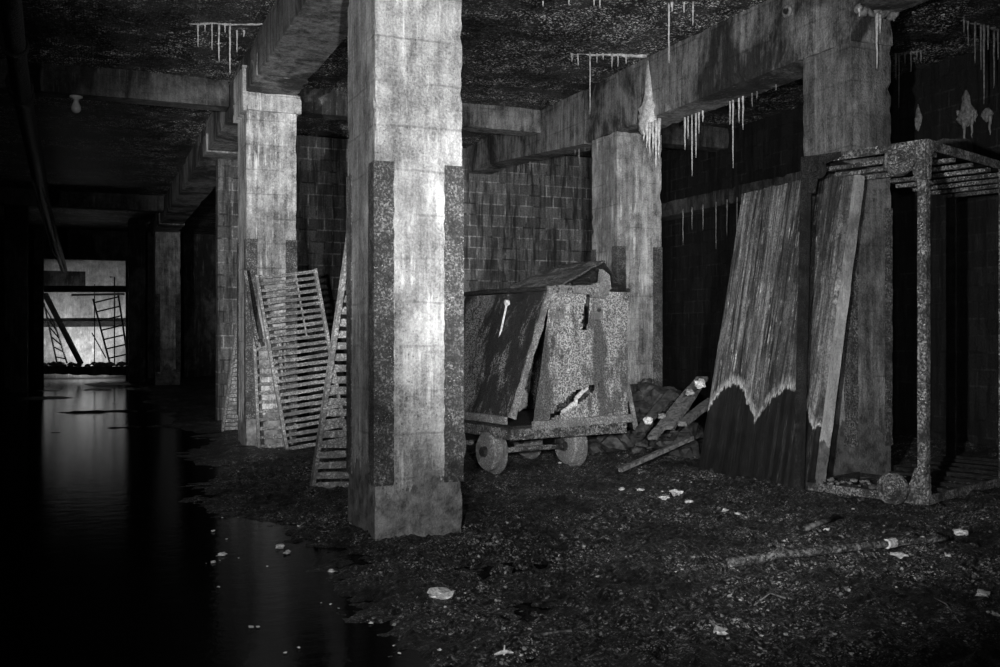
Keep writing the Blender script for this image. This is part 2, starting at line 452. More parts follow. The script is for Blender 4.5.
# ------------------------------------------------------------------ columns
GZ = 2.76
def column(label, x0, y0, w, dp, ztop, mat, cap=None, cap_mat=None, guards=True, step=.07, gw=.14):
    t = thing('concrete_column', label, 'column', (x0+w/2, y0+dp/2, 0))
    ox, oy = x0+w/2, y0+dp/2
    bm = NB(); rough_box(bm, (x0, y0, -.35), (x0+w, y0+dp, ztop), step, .004, .022)
    bmesh.ops.translate(bm, vec=(-ox, -oy, 0), verts=bm.verts[:])
    link('shaft', bm, mat, t)
    if cap:
        bm = NB(); e = cap
        rough_box(bm, (x0-e, y0-e, ztop-.24), (x0+w+e, y0+dp+e, ztop+.005), step, .006, .03)
        bmesh.ops.translate(bm, vec=(-ox, -oy, 0), verts=bm.verts[:])
        link('capital', bm, cap_mat or mat, t)
    if guards:
        for sx in (0, 1):
            for sy in (0, 1):
                bm = NB(); g = gw; th = .010
                cx, cy = (x0+w*sx)-ox, (y0+dp*sy)-oy
                dx, dy = (1 if sx == 0 else -1), (1 if sy == 0 else -1)
                n = 60; zb = .42
                rows = []
                for k in range(n+1):
                    z = zb+(GZ-zb)*k/n
                    def jit(s): return noise.noise(Vector((s*7+sx*3+sy, z*11, x0+y0)))*.012+noise.noise(Vector((s*5, z*31, y0)))*.006
                    rg = max(.02, g+jit(1)*.9)
                    rg2 = max(.02, g+jit(2)*.9)
                    o = th+jit(3)*.35
                    pts = [(cx-dx*o, cy-dy*o), (cx+dx*rg, cy-dy*o), (cx+dx*rg, cy+dy*.03), (cx+dx*.03, cy+dy*.03), (cx+dx*.03, cy+dy*rg2), (cx-dx*o, cy+dy*rg2)]
                    rows.append([bm.verts.new((a, b, z)) for a, b in pts])
                for a, b in zip(rows, rows[1:]):
                    for i in range(6): bm.faces.new((a[i], a[(i+1)%6], b[(i+1)%6], b[i]))
                bm.faces.new(rows[0][::-1]); bm.faces.new(rows[-1])
                link('corner_guard', bm, M['guard'], t)
    return t
ZL = 4.66
mc = column('large bright concrete column in the foreground with rusted corner irons', 1.918, 6.98, .668, .80, ZL, M['col'], step=.045)
column('square concrete column behind the tilted slatted grates, under the long beam', 1.918, 13.2, .645, .80, ZL, M['col_old'], cap=.055, cap_mat=M['cap'])
cb = NB(); rough_box(cb, (1.858, 13.12, 4.40), (1.935, 13.95, 4.98), .08, .005, .02)
c2 = bpy.data.objects['concrete_column.001']
bmesh.ops.translate(cb, vec=-c2.location, verts=cb.verts[:])
link('side_corbel', cb, M['cap'], c2)
column('dim far concrete column at the end of the long left beam', 1.92, 31.6, .72, .8, ZL, M['col_old'], step=.15)
column('weathered concrete column behind the cart under the dripping beam', 6.85, 12.27, .72, .75, 4.36, M['col_old'])
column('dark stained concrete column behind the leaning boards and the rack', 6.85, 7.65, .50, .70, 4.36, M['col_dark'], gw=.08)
def pier(label, x0, x1, y0, y1):
    bm = NB(); rough_box(bm, (x0, y0, -.3), (x1, y1, CZ), .25, .01, .02)
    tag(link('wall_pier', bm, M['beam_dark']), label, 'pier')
pier('dark pier left of the distant lit opening', -2.0, -1.45, 29.5, 30.3)
pier('dark pier right of the distant lit opening', 1.25, 1.75, 33.6, 34.4)
pier('dark pier at the left border of the picture', -3.4, -2.9, 25, 25.7)

# ------------------------------------------------------------------ beams
def beam(label, lo, hi, mat, step=.12, extra=None):
    bm = NB(); rough_box(bm, lo, hi, step, .010, .035, 1.6)
    if extra: extra(bm)
    return tag(link('concrete_beam', bm, mat), label, 'beam')
def hz(bm):   # haunches swelling out of the beam beside the columns
    rough_box(bm, (1.905, 12.3, ZL-.012), (2.555, 14.3, ZL+.28), .1, .012, .04)
    for y0, y1 in ((17.6, 19.6), (29.5, 33.2)):
        rough_box(bm, (1.885, y0, ZL-.035), (2.58, y1, ZL+.28), .12, .012, .04)
beam('long thick concrete beam on the left row of columns, running into the distance', (1.92, -1, ZL), (2.54, 33.5, CZ+.02), M['beam'], .14, hz)
def rb(bm):
    A = [(6.852, 7.62), (7.35, 7.62)]
    rough_box(bm, (6.84, 7.62, 4.36), (7.34, 13.3, CZ), .12, .008, .03, 1.6)
    # tapering haunch beyond the second column
    prism(bm, [(13.25, 4.36), (17.2, ZL+.02), (17.2, ZL+.2), (13.25, ZL+.2)], 6.85, 7.33, lambda a, b, t: (t, a, b))
beam('deep dripping concrete beam crossing the upper right over two columns', (6.85, -1, ZL), (7.33, 18.2, CZ+.02), M['beam'], .14, rb)
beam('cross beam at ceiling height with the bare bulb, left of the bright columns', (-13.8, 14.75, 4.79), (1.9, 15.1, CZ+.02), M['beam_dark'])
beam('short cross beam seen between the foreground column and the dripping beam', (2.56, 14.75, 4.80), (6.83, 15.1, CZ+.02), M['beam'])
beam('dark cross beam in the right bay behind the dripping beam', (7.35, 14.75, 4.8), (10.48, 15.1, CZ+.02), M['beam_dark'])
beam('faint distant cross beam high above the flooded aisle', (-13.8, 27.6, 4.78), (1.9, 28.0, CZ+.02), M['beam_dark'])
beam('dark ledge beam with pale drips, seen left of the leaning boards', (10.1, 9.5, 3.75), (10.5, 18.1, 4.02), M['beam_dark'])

# ------------------------------------------------------------------ dripstone
def spike(bm, top, length, r):
    r *= .62
    n = 7; top = Vector(top); pts = []; rr = []
    for i in range(n+1):
        t = i/n
        pts.append(top+Vector((random.uniform(-1, 1)*r*.25, random.uniform(-1, 1)*r*.25, .02-(length+.02)*t)))
        rr.append(r*(1-t)**.6*(1+random.uniform(-.12, .2))+.0025)
    tube(bm, pts, rr, 7)
def cluster(label, items, crust=None, mat='lime', r=.018, place=None):
    """items: (px, y_top, y_bottom); place(px,py)->point of the root"""
    roots = [place(a, b) for a, b, c in items]
    c0 = roots[0]
    t = thing('dripstone_cluster', label, 'dripstone', c0)
    for (a, b, c), p in zip(items, roots):
        d = (p.x*SN+p.y*CS)
        bm = NB(); spike(bm, p-c0, (c-b)*d/F, r*random.uniform(.7, 1.15)); link('stalactite', bm, M[mat], t, smooth=True)
    if crust:
        a, b = place(*crust[0])-c0, place(*crust[1])-c0
        bm = NB(); n = 14
        tube(bm, [a.lerp(b, i/n)+Vector((0, random.uniform(-.03, .03), .012)) for i in range(n+1)], [.012+random.random()*.022 for i in range(n+1)], 6, .3)
        link('crust', bm, M[mat], t, smooth=True)
    return t
ceil_at = lambda px, py: on_z(px, py, CZ-.01)
cluster('row of thin white stalactites on the ceiling left of the column capital',
        [(198,24,47),(205,24,32),(212,24,50),(219,24,61),(225,24,33),(230,24,74),(237,31,52),(244,31,37)], ((190,24),(262,25)), r=.016, place=ceil_at)
cluster('white stalactite row with one long straw, on the ceiling right of the foreground column',
        [(572,54,62),(578,54,66),(590,53,114),(597,54,63),(603,54,60),(612,55,68),(618,55,67),(626,56,64)], ((570,54),(646,57)), r=.016, place=ceil_at)
cluster('long thin stalactite and short ones at the top border above the dripping beam',
        [(669,6,63),(672,4,12),(684,4,13),(693,3,25)], r=.02, place=ceil_at)
cluster('tiny stalactites hanging at the top border near the middle',
        [(543,1,7),(569,1,5),(594,1,6),(600,1,8)], r=.016, place=ceil_at)
ub = lambda X: (lambda px, py: (lambda p: Vector((p.x, p.y, 4.37)))(on_x(px, py, X)))
cluster('dense fringe of white stalactites under the beam right of the big flowstone',
        [(685,119,152),(688,118,141),(692,117,179),(696,115,160),(699,114,136),(703,112,124)], r=.02, place=ub(7.25))
cluster('sparse stalactites with one long straw under the middle of the beam',
        [(730,104,128),(733,103,172),(739,101,127),(743,100,134)], r=.016, place=ub(7.25))
cluster('short dim stalactites under the beam near the dark column',
        [(752,98,113),(757,96,104),(776,90,97)], mat='lime_dim', r=.012, place=ub(7.25))
cluster('small drips below the dark far end of the dripping beam',
        [(518,158,168),(524,158,172),(530,157,166),(575,150,160),(579,149,166),(585,148,158)], mat='lime_dim', r=.014, place=lambda px, py: (lambda p: Vector((p.x, p.y, 4.5+.0*px)))(on_x(px, py, 7.1)))
cluster('stalactites on the ceiling just right of the dark column top',
        [(896,54,80),(899,54,108),(905,53,64),(911,52,72),(917,51,60),(921,51,62)], ((893,55),(923,51)), mat='lime_dim', r=.016, place=ceil_at)
cluster('second row of dim stalactites lower in the dark, right of the dark column',
        [(902,82,100),(906,82,126),(910,82,102),(916,82,90),(920,82,90)], ((898,83),(925,82)), mat='lime_dim', r=.017, place=ceil_at)
cluster('long hanging strings of dripstone at the upper right border',
        [(964,19,33),(968,21,45),(975,22,63),(981,25,70),(984,25,104),(988,26,50),(994,30,88),(998,31,60)], ((962,20),(1000,31)), mat='lime_dim', r=.02, place=ceil_at)
# flowstone beard on the beam face
def flowstone(label, px, y0, y1, X, prof, mat, icicles):
    top = on_x(px, y0, X); d = top.x*SN+top.y*CS
    t = thing('flowstone', label, 'dripstone', top)
    bm = NB(); seg = 28
    rings = []
    for (yy, hw, sh) in prof:
        z = -(yy-y0)*d/F; r = hw*d/F
        ring = []
        for k in range(seg):
            a = k*2*math.pi/seg
            rr = r*(1+.22*math.sin(a*7+yy*.25)+.12*math.sin(a*3+yy*.4))
            ring.append(bm.verts.new((math.cos(a)*rr*.45*1.0+.0, math.sin(a)*rr-sh*d/F, z)))
        rings.append(ring)
    for a, b in zip(rings, rings[1:]):
        for k in range(seg): bm.faces.new((a[k], a[(k+1)%seg], b[(k+1)%seg], b[k]))
    bm.faces.new(rings[0][::-1]); bm.faces.new(rings[-1])
    link('deposit_body', bm, M[mat], t, smooth=True)
    for (ix, ya, yb) in icicles:
        p = on_x(ix, ya, X-.03)-top
        bm = NB(); spike(bm, p, (yb-ya)*d/F, .035); link('stalactite', bm, M[mat], t, smooth=True)
    return t
flowstone('big white beard-shaped flowstone hanging on the beam above the weathered column', 648, 60, 165, 6.84,
          [(60,.6,0),(70,3,0),(80,4.5,.5),(92,7,1),(103,9.5,0),(108,13.5,0),(115,14,-1),(123,13.5,-2),(128,11,-3),(132,7,-4),(134,3,-4)], 'lime',
          [(641,120,133),(644,122,141),(647,124,148),(650,124,156),(653,124,152),(656,122,167),(659,120,158)])
flowstone('small pale flowstone on the dark right wall beside the dark column', 918, 104, 130, 10.45,
          [(104,.5,0),(110,2,0),(118,4,1),(125,3,0),(131,1,0)], 'lime_dim', [(916,120,130)])
flowstone('star-shaped pale flowstone in the dark at upper right', 966, 90, 130, 10.45,
          [(90,1,0),(97,4,0),(106,6,0),(112,9,2),(118,12,0),(123,7,0),(127,2,0)], 'lime_dim', [(958,112,120),(964,120,150),(972,118,138),(975,112,122)])
flowstone('pale flowstone lump at the far upper right border', 987, 108, 122, 10.45,
          [(108,2,0),(111,5,0),(115,7,0),(119,4,0),(122,1,0)], 'lime_dim', [(990,116,135)])
# lime crust running over the head of the dark column
t = thing('lime_crust', 'white lime crust with a long drip on the dark column head', 'dripstone', (6.85, 7.58, 4.6))
bm = NB()
n = 22
tube(bm, [Vector((.0+.5*i/n, .0+random.uniform(-.01, .01), .04+.02*math.sin(i*1.3))) for i in range(n+1)], [.025+random.random()*.03 for i in range(n+1)], 7, .3)
link('crust', bm, M['lime_dim'], t, smooth=True)
for ix, ln in ((.02, .07), (.24, .55), (.28, .2), (.45, .06)):
    bm = NB(); spike(bm, (ix, -.02, .04), ln, .022); link('stalactite', bm, M['lime'], t, smooth=True)
for k, (px, y0, y1) in enumerate([(690,206,228),(702,204,222),(716,200,240),(725,198,226),(738,196,215)]):
    pass
cluster('pale drips below the dark ledge left of the leaning boards',
        [(683,205,240),(692,203,225),(703,201,226),(716,199,245),(727,197,232),(737,195,260),(744,193,320)], mat='lime_dim', r=.02,
        place=lambda px, py: (lambda p: Vector((10.07, p.y, 3.80)))(on_x(px, py, 10.07)))

# ------------------------------------------------------------------ bulb, ring, pipes
p = on_z(76, 93, 4.79)
p = Vector((p.x, 14.9, 4.79)); q = at(76, 93, 13.65)
t = thing('light_bulb', 'bare unlit bulb in a white socket under the left cross beam', 'light bulb', (q.x, 14.9, 4.79))
bm = NB(); lathe(bm, (0,0,0), (0,0,-1), [(0,.085),(.02,.085),(.035,.05),(.05,.035)]); link('socket', bm, M['ceramic'], t, smooth=True)
bm = NB(); lathe(bm, (0,0,-.05), (0,0,-1), [(0,.03),(.03,.032),(.07,.052),(.11,.064),(.145,.06),(.17,.04),(.182,.012)]); link('glass_bulb', bm, M['ceramic'], t, smooth=True)
p = on_x(791, 12, 6.84)
t = thing('pipe_stub', 'small round pipe end sticking out of the beam at the top border', 'pipe', p)
bm = NB(); torus(bm, (-.05,0,0), (1,0,0), .05, .02); lathe(bm, (0,0,0), (-1,0,0), [(-.02,.045),(.05,.045),(.05,.03),(.02,.03)]); link('flange', bm, M['lime_dim'], t, smooth=True)
bm = NB(); lathe(bm, (0,0,0), (-1,0,0), [(-.02,.028),(.085,.028),(.09,.02)]); link('plug', bm, M['iron'], t, smooth=True)

t = thing('ceiling_pipe', 'thick dark pipe with ring joints hanging at the upper left border', 'pipe', (-.9, 12, 4.4))
def pp(px, py, d): return at(px, py, d)-Vector((-.9, 12, 4.4))
bm = NB(); path = [pp(6,-60,8.2), pp(10,0,9), pp(16,50,10.5), pp(22,95,12), pp(34,150,15), pp(44,205,20), pp(57,245,27), pp(64,270,34)]
tube(bm, path, [.1,.1,.1,.11,.12,.12,.11,.11], 14); link('pipe_run', bm, M['pipe'], t, smooth=True)
for (a, b, R) in ((pp(13,42,10.3), pp(15,46,10.5), .14), (pp(19,82,11.7), pp(20,88,11.9), .15), (pp(21,93,12), pp(23,97,12.2), .14)):
    bm = NB(); tube(bm, [a, b], R, 16); link('ring_joint', bm, M['iron'], t, smooth=True)
t = thing('conduit_pair', 'pair of thin glinting conduits running down towards the distant opening', 'pipe', (-.6, 20, 4))
for off in (0, 7):
    bm = NB(); o0 = Vector((-.6, 20, 4))
    tube(bm, [at(33+off, 180, 17)-o0, at(42+off*1.2, 215, 20)-o0, at(52+off*.9, 250, 25)-o0, at(62+off*.4, 269, 29)-o0], .02, 8)
    link('conduit', bm, M['iron_mid'], t, smooth=True)

# ------------------------------------------------------------------ slatted grates
def make_grate(w, h, n, sag=.0, kink=False):
    """local: x along slats, z up, y through; origin at bottom left corner"""
    t = thing('slatted_grate', 'x', 'grate')
    for name, x0 in (('side_rail', 0.0), ('side_rail', w-.035)):
        bm = NB(); bar(bm, (x0+.018, 0, 0), (x0+.018, 0, h), .036, .075, up=(0,1,0), jag=.06, n=20); link(name, bm, M['grate'], t)
    for k in range(n):
        z = .03+(h-.06)*k/(n-1)
        bm = NB(); bow = random.uniform(-.006, .006)
        tilt = Vector((0, .6, .8)).normalized()
        m = Vector((w/2, 0, z+bow))
        bar(bm, (.03, 0, z), m, .012, .05, up=tilt, jag=.12, n=4); bar(bm, m, (w-.03, 0, z+random.uniform(-.004,.004)), .012, .05, up=tilt, jag=.12, n=4)
        link('slat', bm, M['grate'], t)
    bm = NB(); bar(bm, (w*.66, .045, h*.62), (w*.66, .045, h-.02), .02, .02, up=(0,1,0)); link('stiffener', bm, M['grate'], t)
    return t
def place_grate(g, bl, tl, along):
    """bottom-left, top-left, direction of slats (roughly)"""
    bl, tl = Vector(bl), Vector(tl); zc = (tl-bl).normalized(); xc = Vector(along); xc = (xc-zc*xc.dot(zc)).normalized(); yc = zc.cross(xc)
    g.matrix_world = Matrix(((xc.x, yc.x, zc.x, bl.x), (xc.y, yc.y, zc.y, bl.y), (xc.z, yc.z, zc.z, bl.z), (0,0,0,1)))
gA = make_grate(.80, 2.28, 27)
gA['label'] = 'wide slatted metal grate leaning slanted against the second column, slats fully visible'
gA['group'] = 'slatted grates'
place_grate(gA, (2.30, 12.52, .06), (1.99, 13.0, 2.30), (1, .0, .0))
gB = dup(gA, 'long slatted grate leaning on the back of the foreground column, nearest of the grates')
place_grate(gB, (1.97, 9.47, .04), (2.06, 8.0, 2.95), (1, .02, .0))
gB.scale = (1, 1, 1.35)
gC = dup(gA, 'grate seen almost edge-on behind the second column, farthest of the grates')
place_grate(gC, (1.93, 15.9, .05), (1.99, 14.15, 2.2), (1, .05, 0))
gD = make_grate(.36, 1.42, 13)
gD['label'] = 'short narrow grate half hidden behind the wide slanted one, flat on the second column'
gD['group'] = 'slatted grates'
place_grate(gD, (2.02, 12.95, .06), (1.985, 13.12, 1.46), (1, .0, .0))
bm = NB(); a, b = at(245, 271, 12.75), at(257, 346, 12.6); bar(bm, (0,0,0), b-a, .035, .07, up=(0,1,0), jag=.08, n=8)
tag(link('iron_bar', bm, M['rack'], loc=a), 'flat iron bar leaning on the second column beside the wide grate', 'bar')

# ------------------------------------------------------------------ cart
O = Vector((4.014, 9.38, 0))
cart = thing('dump_cart', 'battered steel dump cart with a torn front panel, standing on iron wheels', 'cart', O, .1655)
cz = .0
def lerp(a, b, t): return a+(b-a)*t
def nz(x, y, s, a): return noise.noise(Vector((x*s, y*s, 3.1)))*a
zb, zt = .56, 2.0
def front(u, v):
    x = lerp(lerp(.26, 1.51, u), lerp(.49, 1.54, u), v); z = lerp(zb+.02, zt-.02, v)
    return (x, nz(u*3, v*3, 1, .02)+(.03*math.sin(v*3)*u), z)
def hole(u, v):
    du, dv = u-.40, v-.17
    a = du*.86+dv*.5; b = -du*.45+dv*.95
    return (a/.25)**2+((b)/.055)**2 < 1+.9*noise.noise(Vector((u*14, v*18, 0))) or (v > .70 and abs(u-.47+(.92-v)*.1) < .035+.03*noise.noise(Vector((v*20, 0, 1))))
bm = NB(); sheet(bm, front, 56, 64, .012, hole); link('front_panel', bm, M['cart_front'], cart)
def left(u, v):   # u from front to back
    x = lerp(.0, .47, v)+nz(u*4, v*3, 1, .05)*(.3+v*.4)-.03*math.sin(math.pi*v); y = lerp(.02, 1.75, u)+(.05*(1-v) if u < .02 else 0)
    return (x, y, lerp(.66, 1.97, v))
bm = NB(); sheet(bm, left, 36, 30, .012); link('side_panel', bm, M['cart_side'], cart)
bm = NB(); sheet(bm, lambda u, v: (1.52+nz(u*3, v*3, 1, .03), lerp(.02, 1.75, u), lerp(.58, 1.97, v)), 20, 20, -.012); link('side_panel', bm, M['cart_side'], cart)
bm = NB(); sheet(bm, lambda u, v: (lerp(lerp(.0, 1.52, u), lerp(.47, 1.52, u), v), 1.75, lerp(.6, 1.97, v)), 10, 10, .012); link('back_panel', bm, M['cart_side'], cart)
bm = NB(); bar(bm, (.24, -.03, .58), (1.53, -.03, .60), .05, .085, jag=.1, n=16); link('bottom_flange', bm, M['cart_trim'], cart)
# edge strip running up the side panel's front corner, torn away from the front
bm = NB(); bar(bm, (-.01, -.02, .66), (.455, -.02, 1.95), .07, .03, up=(0,1,0), jag=.25, n=14); link('corner_strip', bm, M['cart_trim'], cart)
bm = NB(); prism(bm, [(.1,.72),(.19,.78),(.2,.9),(.13,1.0),(.09,.88)], .0, .03, lambda a, b, t: (a+.03, t+.05, b)); link('torn_plate', bm, M['cart_trim'], cart)
# top rim
bm = NB(); tube(bm, [(.47,.0,2.0),(.48,.5,2.0),(.46,1.2,2.01),(.47,1.78,2.0)], .028, 8); tube(bm, [(.47,1.78,2.0),(1.53,1.78,2.0),(1.53,.0,2.0)], .028, 8); link('top_rim', bm, M['iron'], cart)
bm = NB(); bar(bm, (.44,-.02,1.98), (1.06,-.02,2.0), .05, .09, jag=.2, n=12); link('front_lip', bm, M['cart_trim'], cart)
for (x, z, w, h) in ((.46,1.78,.17,.2),(1.02,1.78,.12,.2)):
    bm = NB(); box(bm, (x,-.045,z-h/2), (x+w,-.005,z+h/2)); bmesh.ops.bevel(bm, geom=bm.edges[:], offset=.008, segments=1)
    o = link('hinge_plate', bm, M['cart_trim'], cart)
    bm = NB(); lathe(bm, (x+w/2,-.04,z+.0), (0,-1,0), [(0,.022),(.02,.02),(.025,.012)], 10); link('rivet', bm, M['iron_mid'], o)
bm = NB(); prism(bm, [(1.0,1.92),(1.16,1.9),(1.24,2.02),(1.22,2.16),(1.12,2.22),(1.1,2.08),(1.02,2.06)], -.06, -.0, lambda a, b, t: (a, t, b)); link('bent_bracket', bm, M['cart_trim'], cart)
for x, z in ((.52,1.99),(.7,1.97),(.98,1.97),(1.45,1.93)):
    bm = NB(); torus(bm, (x,-.05,z), (0,1,0), .032, .012, 14, 6); link('bolt_ring', bm, M['iron_mid'], cart)
bm = NB(); tube(bm, [(.33,.62,1.83),(.27,.66,1.5),(.2,.72,1.05)], .012, 6); rock(bm, (.33,.61,1.86), .035, seed=4); o = link('latch_rod', bm, M['lime'], cart); o['label'] = 'pale thin rod on the side panel'
bm = NB(); prism(bm, [(0,.92),(.015,1.0),(.14,.5),(.10,.46)], .0, .03, lambda a, b, t: (1.5+a, -.03+t, b)); link('torn_flap', bm, M['cart_trim'], cart)
# chassis
bm = NB(); bar(bm, (.0,.05,.49), (1.5,.05,.49), .1, .11, jag=.04, n=8); bar(bm, (.0,1.7,.49), (1.5,1.7,.49), .1, .11)
bar(bm, (.05,.1,.49), (.05,1.7,.49), .1, .11); bar(bm, (1.44,.1,.49), (1.44,1.7,.49), .1, .11); link('chassis', bm, M['iron_mid'], cart)
bm = NB(); box(bm, (.02,.05,.545), (1.5,1.73,.575)); link('deck', bm, M['iron'], cart)
bm = NB(); bar(bm, (-.03,.06,.63), (-.03,1.7,.63), .04, .08, jag=.1, n=8); link('side_rail', bm, M['cart_trim'], cart)
for (wy, lab) in ((.48, 0), (1.35, 1)):
    bm = NB(); tube(bm, [(.1,wy,.275),(1.2,wy,.275)], .03, 10); link('axle', bm, M['iron_mid'], cart, smooth=True)
    for sx, x in ((1, .02), (-1, 1.06)):
        bm = NB(); s = 1
        lathe(bm, (x, wy, .275), (s,0,0), [(-.05,.05),(-.05,.19),(-.03,.205),(.05,.2),(.055,.245),(.085,.245),(.09,.2),(.07,.19),(.03,.16),(.03,.07),(.1,.06),(.11,.03)], 28)
        for v in bm.verts: v.co += noise.noise_vector(v.co*9)*.006
        w = link('wheel', bm, M['cart_trim'], cart, smooth=False)
        bm = NB(); lathe(bm, (x, wy, .275), (s,0,0), [(-.09,.045),(-.09,.05),(-.05,.06),(.12,.06)], 12); link('hub', bm, M['iron'], w)
    for x in (.16, .94):
        bm = NB(); bar(bm, (x,wy,.30), (x,wy,.5), .05, .12, up=(0,1,0)); link('axle_bracket', bm, M['iron'], cart)
# load
def local(x, y, z):
    c, s = math.cos(.1655), math.sin(.1655); return Vector((O.x+x*c-y*s, O.y+x*s+y*c, z))
bm = NB(); 
for i in range(46):
    x, y = random.uniform(.55, 1.4), random.uniform(.15, 1.6); z = 1.80+.3*blob(x, y, 1.0, .9, .4, .6)
    rock(bm, local(x, y, z), random.uniform(.05, .13), (1,1,.7), 2, .5, i)
heap = tag(link('rubble_heap', bm, M['rubble']), 'heap of broken rubble filling the battered cart', 'rubble', kind='stuff')
def lid(u, v):
    p = local(lerp(.50, 1.28, u), lerp(.9, .1, v), 0); 
    z = lerp(2.03, 2.33, u**.8)+nz(u*6, v*5, 1, .03)-.1*v*(1-u)
    return (p.x, p.y, z)
bm = NB(); sheet(bm, lid, 24, 14, .02); tag(link('scrap_sheet', bm, M['guard']), 'crumpled dark sheet sloping up out of the cart', 'scrap sheet')
def lid2(u, v):
    p = local(lerp(1.27, 1.53, u), lerp(.95, .12, v), 0)
    return (p.x, p.y, lerp(2.33, 2.06, u)+nz(u*6, v*5, 1, .03))
bm = NB(); sheet(bm, lid2, 10, 14, .02); tag(link('scrap_sheet', bm, M['iron']), 'short dark plate sloping down to the right rim of the cart', 'scrap sheet')
for k, (x, z, a, lab) in enumerate([(.72,.66,.35,'white strip seen through the lower left of the torn hole'), (.90,.81,-.3,'white strip seen through the upper right of the torn hole')]):
    bm = NB(); p = local(x, .12, z+.02); q = local(x+.17*math.cos(a*.7), .14, z+.02+.09+.02*k)
    bar(bm, p, q, .02, .045, jag=.25, n=4); bar(bm, p, local(x, .14, .56), .03, .03)
    tag(link('plaster_piece', bm, M['chip']), lab, 'debris')

# ------------------------------------------------------------------ leaning boards
def leaning(name, label, yb0, yb1, yt0, yt1, zt0, zt1, xo):
    t = thing(name, label, 'board', (6.2+xo, (yb0+yb1)/2, 0), 0, 'leaning boards')
    o0 = Vector((6.2+xo, (yb0+yb1)/2, 0)); th = .075
    def fn(u, v):
        yb, yt = lerp(yb0, yb1, u), lerp(yt0, yt1, u); z = lerp(.03, lerp(zt0, zt1, u)+nz(u*9, 1, 1, .015), v)
        rib = .003*math.sin(u*2*math.pi*5)
        return Vector((6.2+xo+(6.73-6.2)*v+rib+nz(u*3, v*4, 1, .008), lerp(yb, yt, v)+nz(v*9, u, 2, .006), z))-o0
    bm = NB(); sheet(bm, fn, 44, 50, th if False else -th)
    link('board_face', bm, M['board'], t)
    return t
leaning('leaning_board', 'wide streaked board leaning beyond the dark rack leg, left one of two', 8.02, 9.18, 8.08, 9.12, 3.06, 3.05, -.0)
tb = leaning('leaning_board', 'narrower streaked board leaning on the dark column, right one of two', 7.40, 8.04, 7.45, 8.08, 3.02, 3.06, -.0)
o0 = tb.location.copy()
bm = NB(); bar(bm, Vector((6.20+.02, 7.37, .05))-o0, Vector((6.71+.02, 7.40, 3.01))-o0, .09, .045, up=(0,1,0), jag=.08, n=24)
o = link('board_edge', bm, M['board_edge'], tb); o['label'] = 'pale front edge of the board'

# ------------------------------------------------------------------ rack
Nn = Vector((6.43, 6.30, 0)); dL = Vector((-.34, .94, 0)).normalized(); dR = Vector((.94, .34, 0)).normalized()
LW, LR = 1.10, 2.97; zB, zT = .10, 3.13
rack = thing('metal_rack', 'rusted steel rack frame with caster wheels in its corners, at right', 'rack', Nn)
def R(a, b, z): return dL*a+dR*b+Vector((0,0,z))
def rp(name, fn, mat='rack', parent=None, smooth=False, label=None):
    bm = NB(); fn(bm); o = link(name, bm, M[mat], parent or rack, smooth=smooth)
    if label: o['label'] = label
    return o
def Lbar(bm, p, q, inn1, inn2, w=.085, th=.012):
    """angle iron with legs along inn1 and inn2"""
    d = (q-p).normalized()
    for a, b in ((inn1, inn2), (inn2, inn1)):
        n = 24
        prev = None
        off = a*(w/2)
        bar(bm, p+off+b*th/2, q+off+b*th/2, th, w, up=a, jag=.05, n=n)
Z = Vector((0,0,1))
rp('post', lambda bm: Lbar(bm, R(0,0,zB), R(0,0,zT), dL, dR, .075))
def farpost(bm): bar(bm, Vector((6.03, 7.41, zB))-Nn, R(LW,0,zT), .07, .07, up=dL, jag=.05, n=20)
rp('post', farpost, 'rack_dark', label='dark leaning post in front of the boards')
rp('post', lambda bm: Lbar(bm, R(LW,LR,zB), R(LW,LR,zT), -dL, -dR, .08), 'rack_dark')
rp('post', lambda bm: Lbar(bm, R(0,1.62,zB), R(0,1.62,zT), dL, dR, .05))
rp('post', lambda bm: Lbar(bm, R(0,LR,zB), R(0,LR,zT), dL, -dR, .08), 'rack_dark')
for zz, s in ((zT, -1), (zB, 1)):
    rp('top_rail' if s < 0 else 'bottom_rail', lambda bm: Lbar(bm, R(0,0,zz), R(0,LR,zz), Z*s, dL, .075))
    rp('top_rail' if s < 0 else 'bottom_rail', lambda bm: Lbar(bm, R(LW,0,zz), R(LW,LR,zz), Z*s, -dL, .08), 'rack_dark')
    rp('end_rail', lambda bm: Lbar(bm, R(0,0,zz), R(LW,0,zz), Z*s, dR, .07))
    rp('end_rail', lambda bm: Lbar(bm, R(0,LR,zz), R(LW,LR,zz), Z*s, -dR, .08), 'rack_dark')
for k in range(8):
    b = .22+.37*k
    rp('slat', lambda bm: bar(bm, R(.02,b,zT-.10), R(LW-.02,b,zT-.10), .05, .035, jag=.1, n=12), 'rack_dark' if k > 7 else 'rack')
    rp('slat', lambda bm: bar(bm, R(.02,b,zB+.05), R(LW-.02,b,zB+.05), .05, .03, jag=.1, n=8), 'rack_dark')
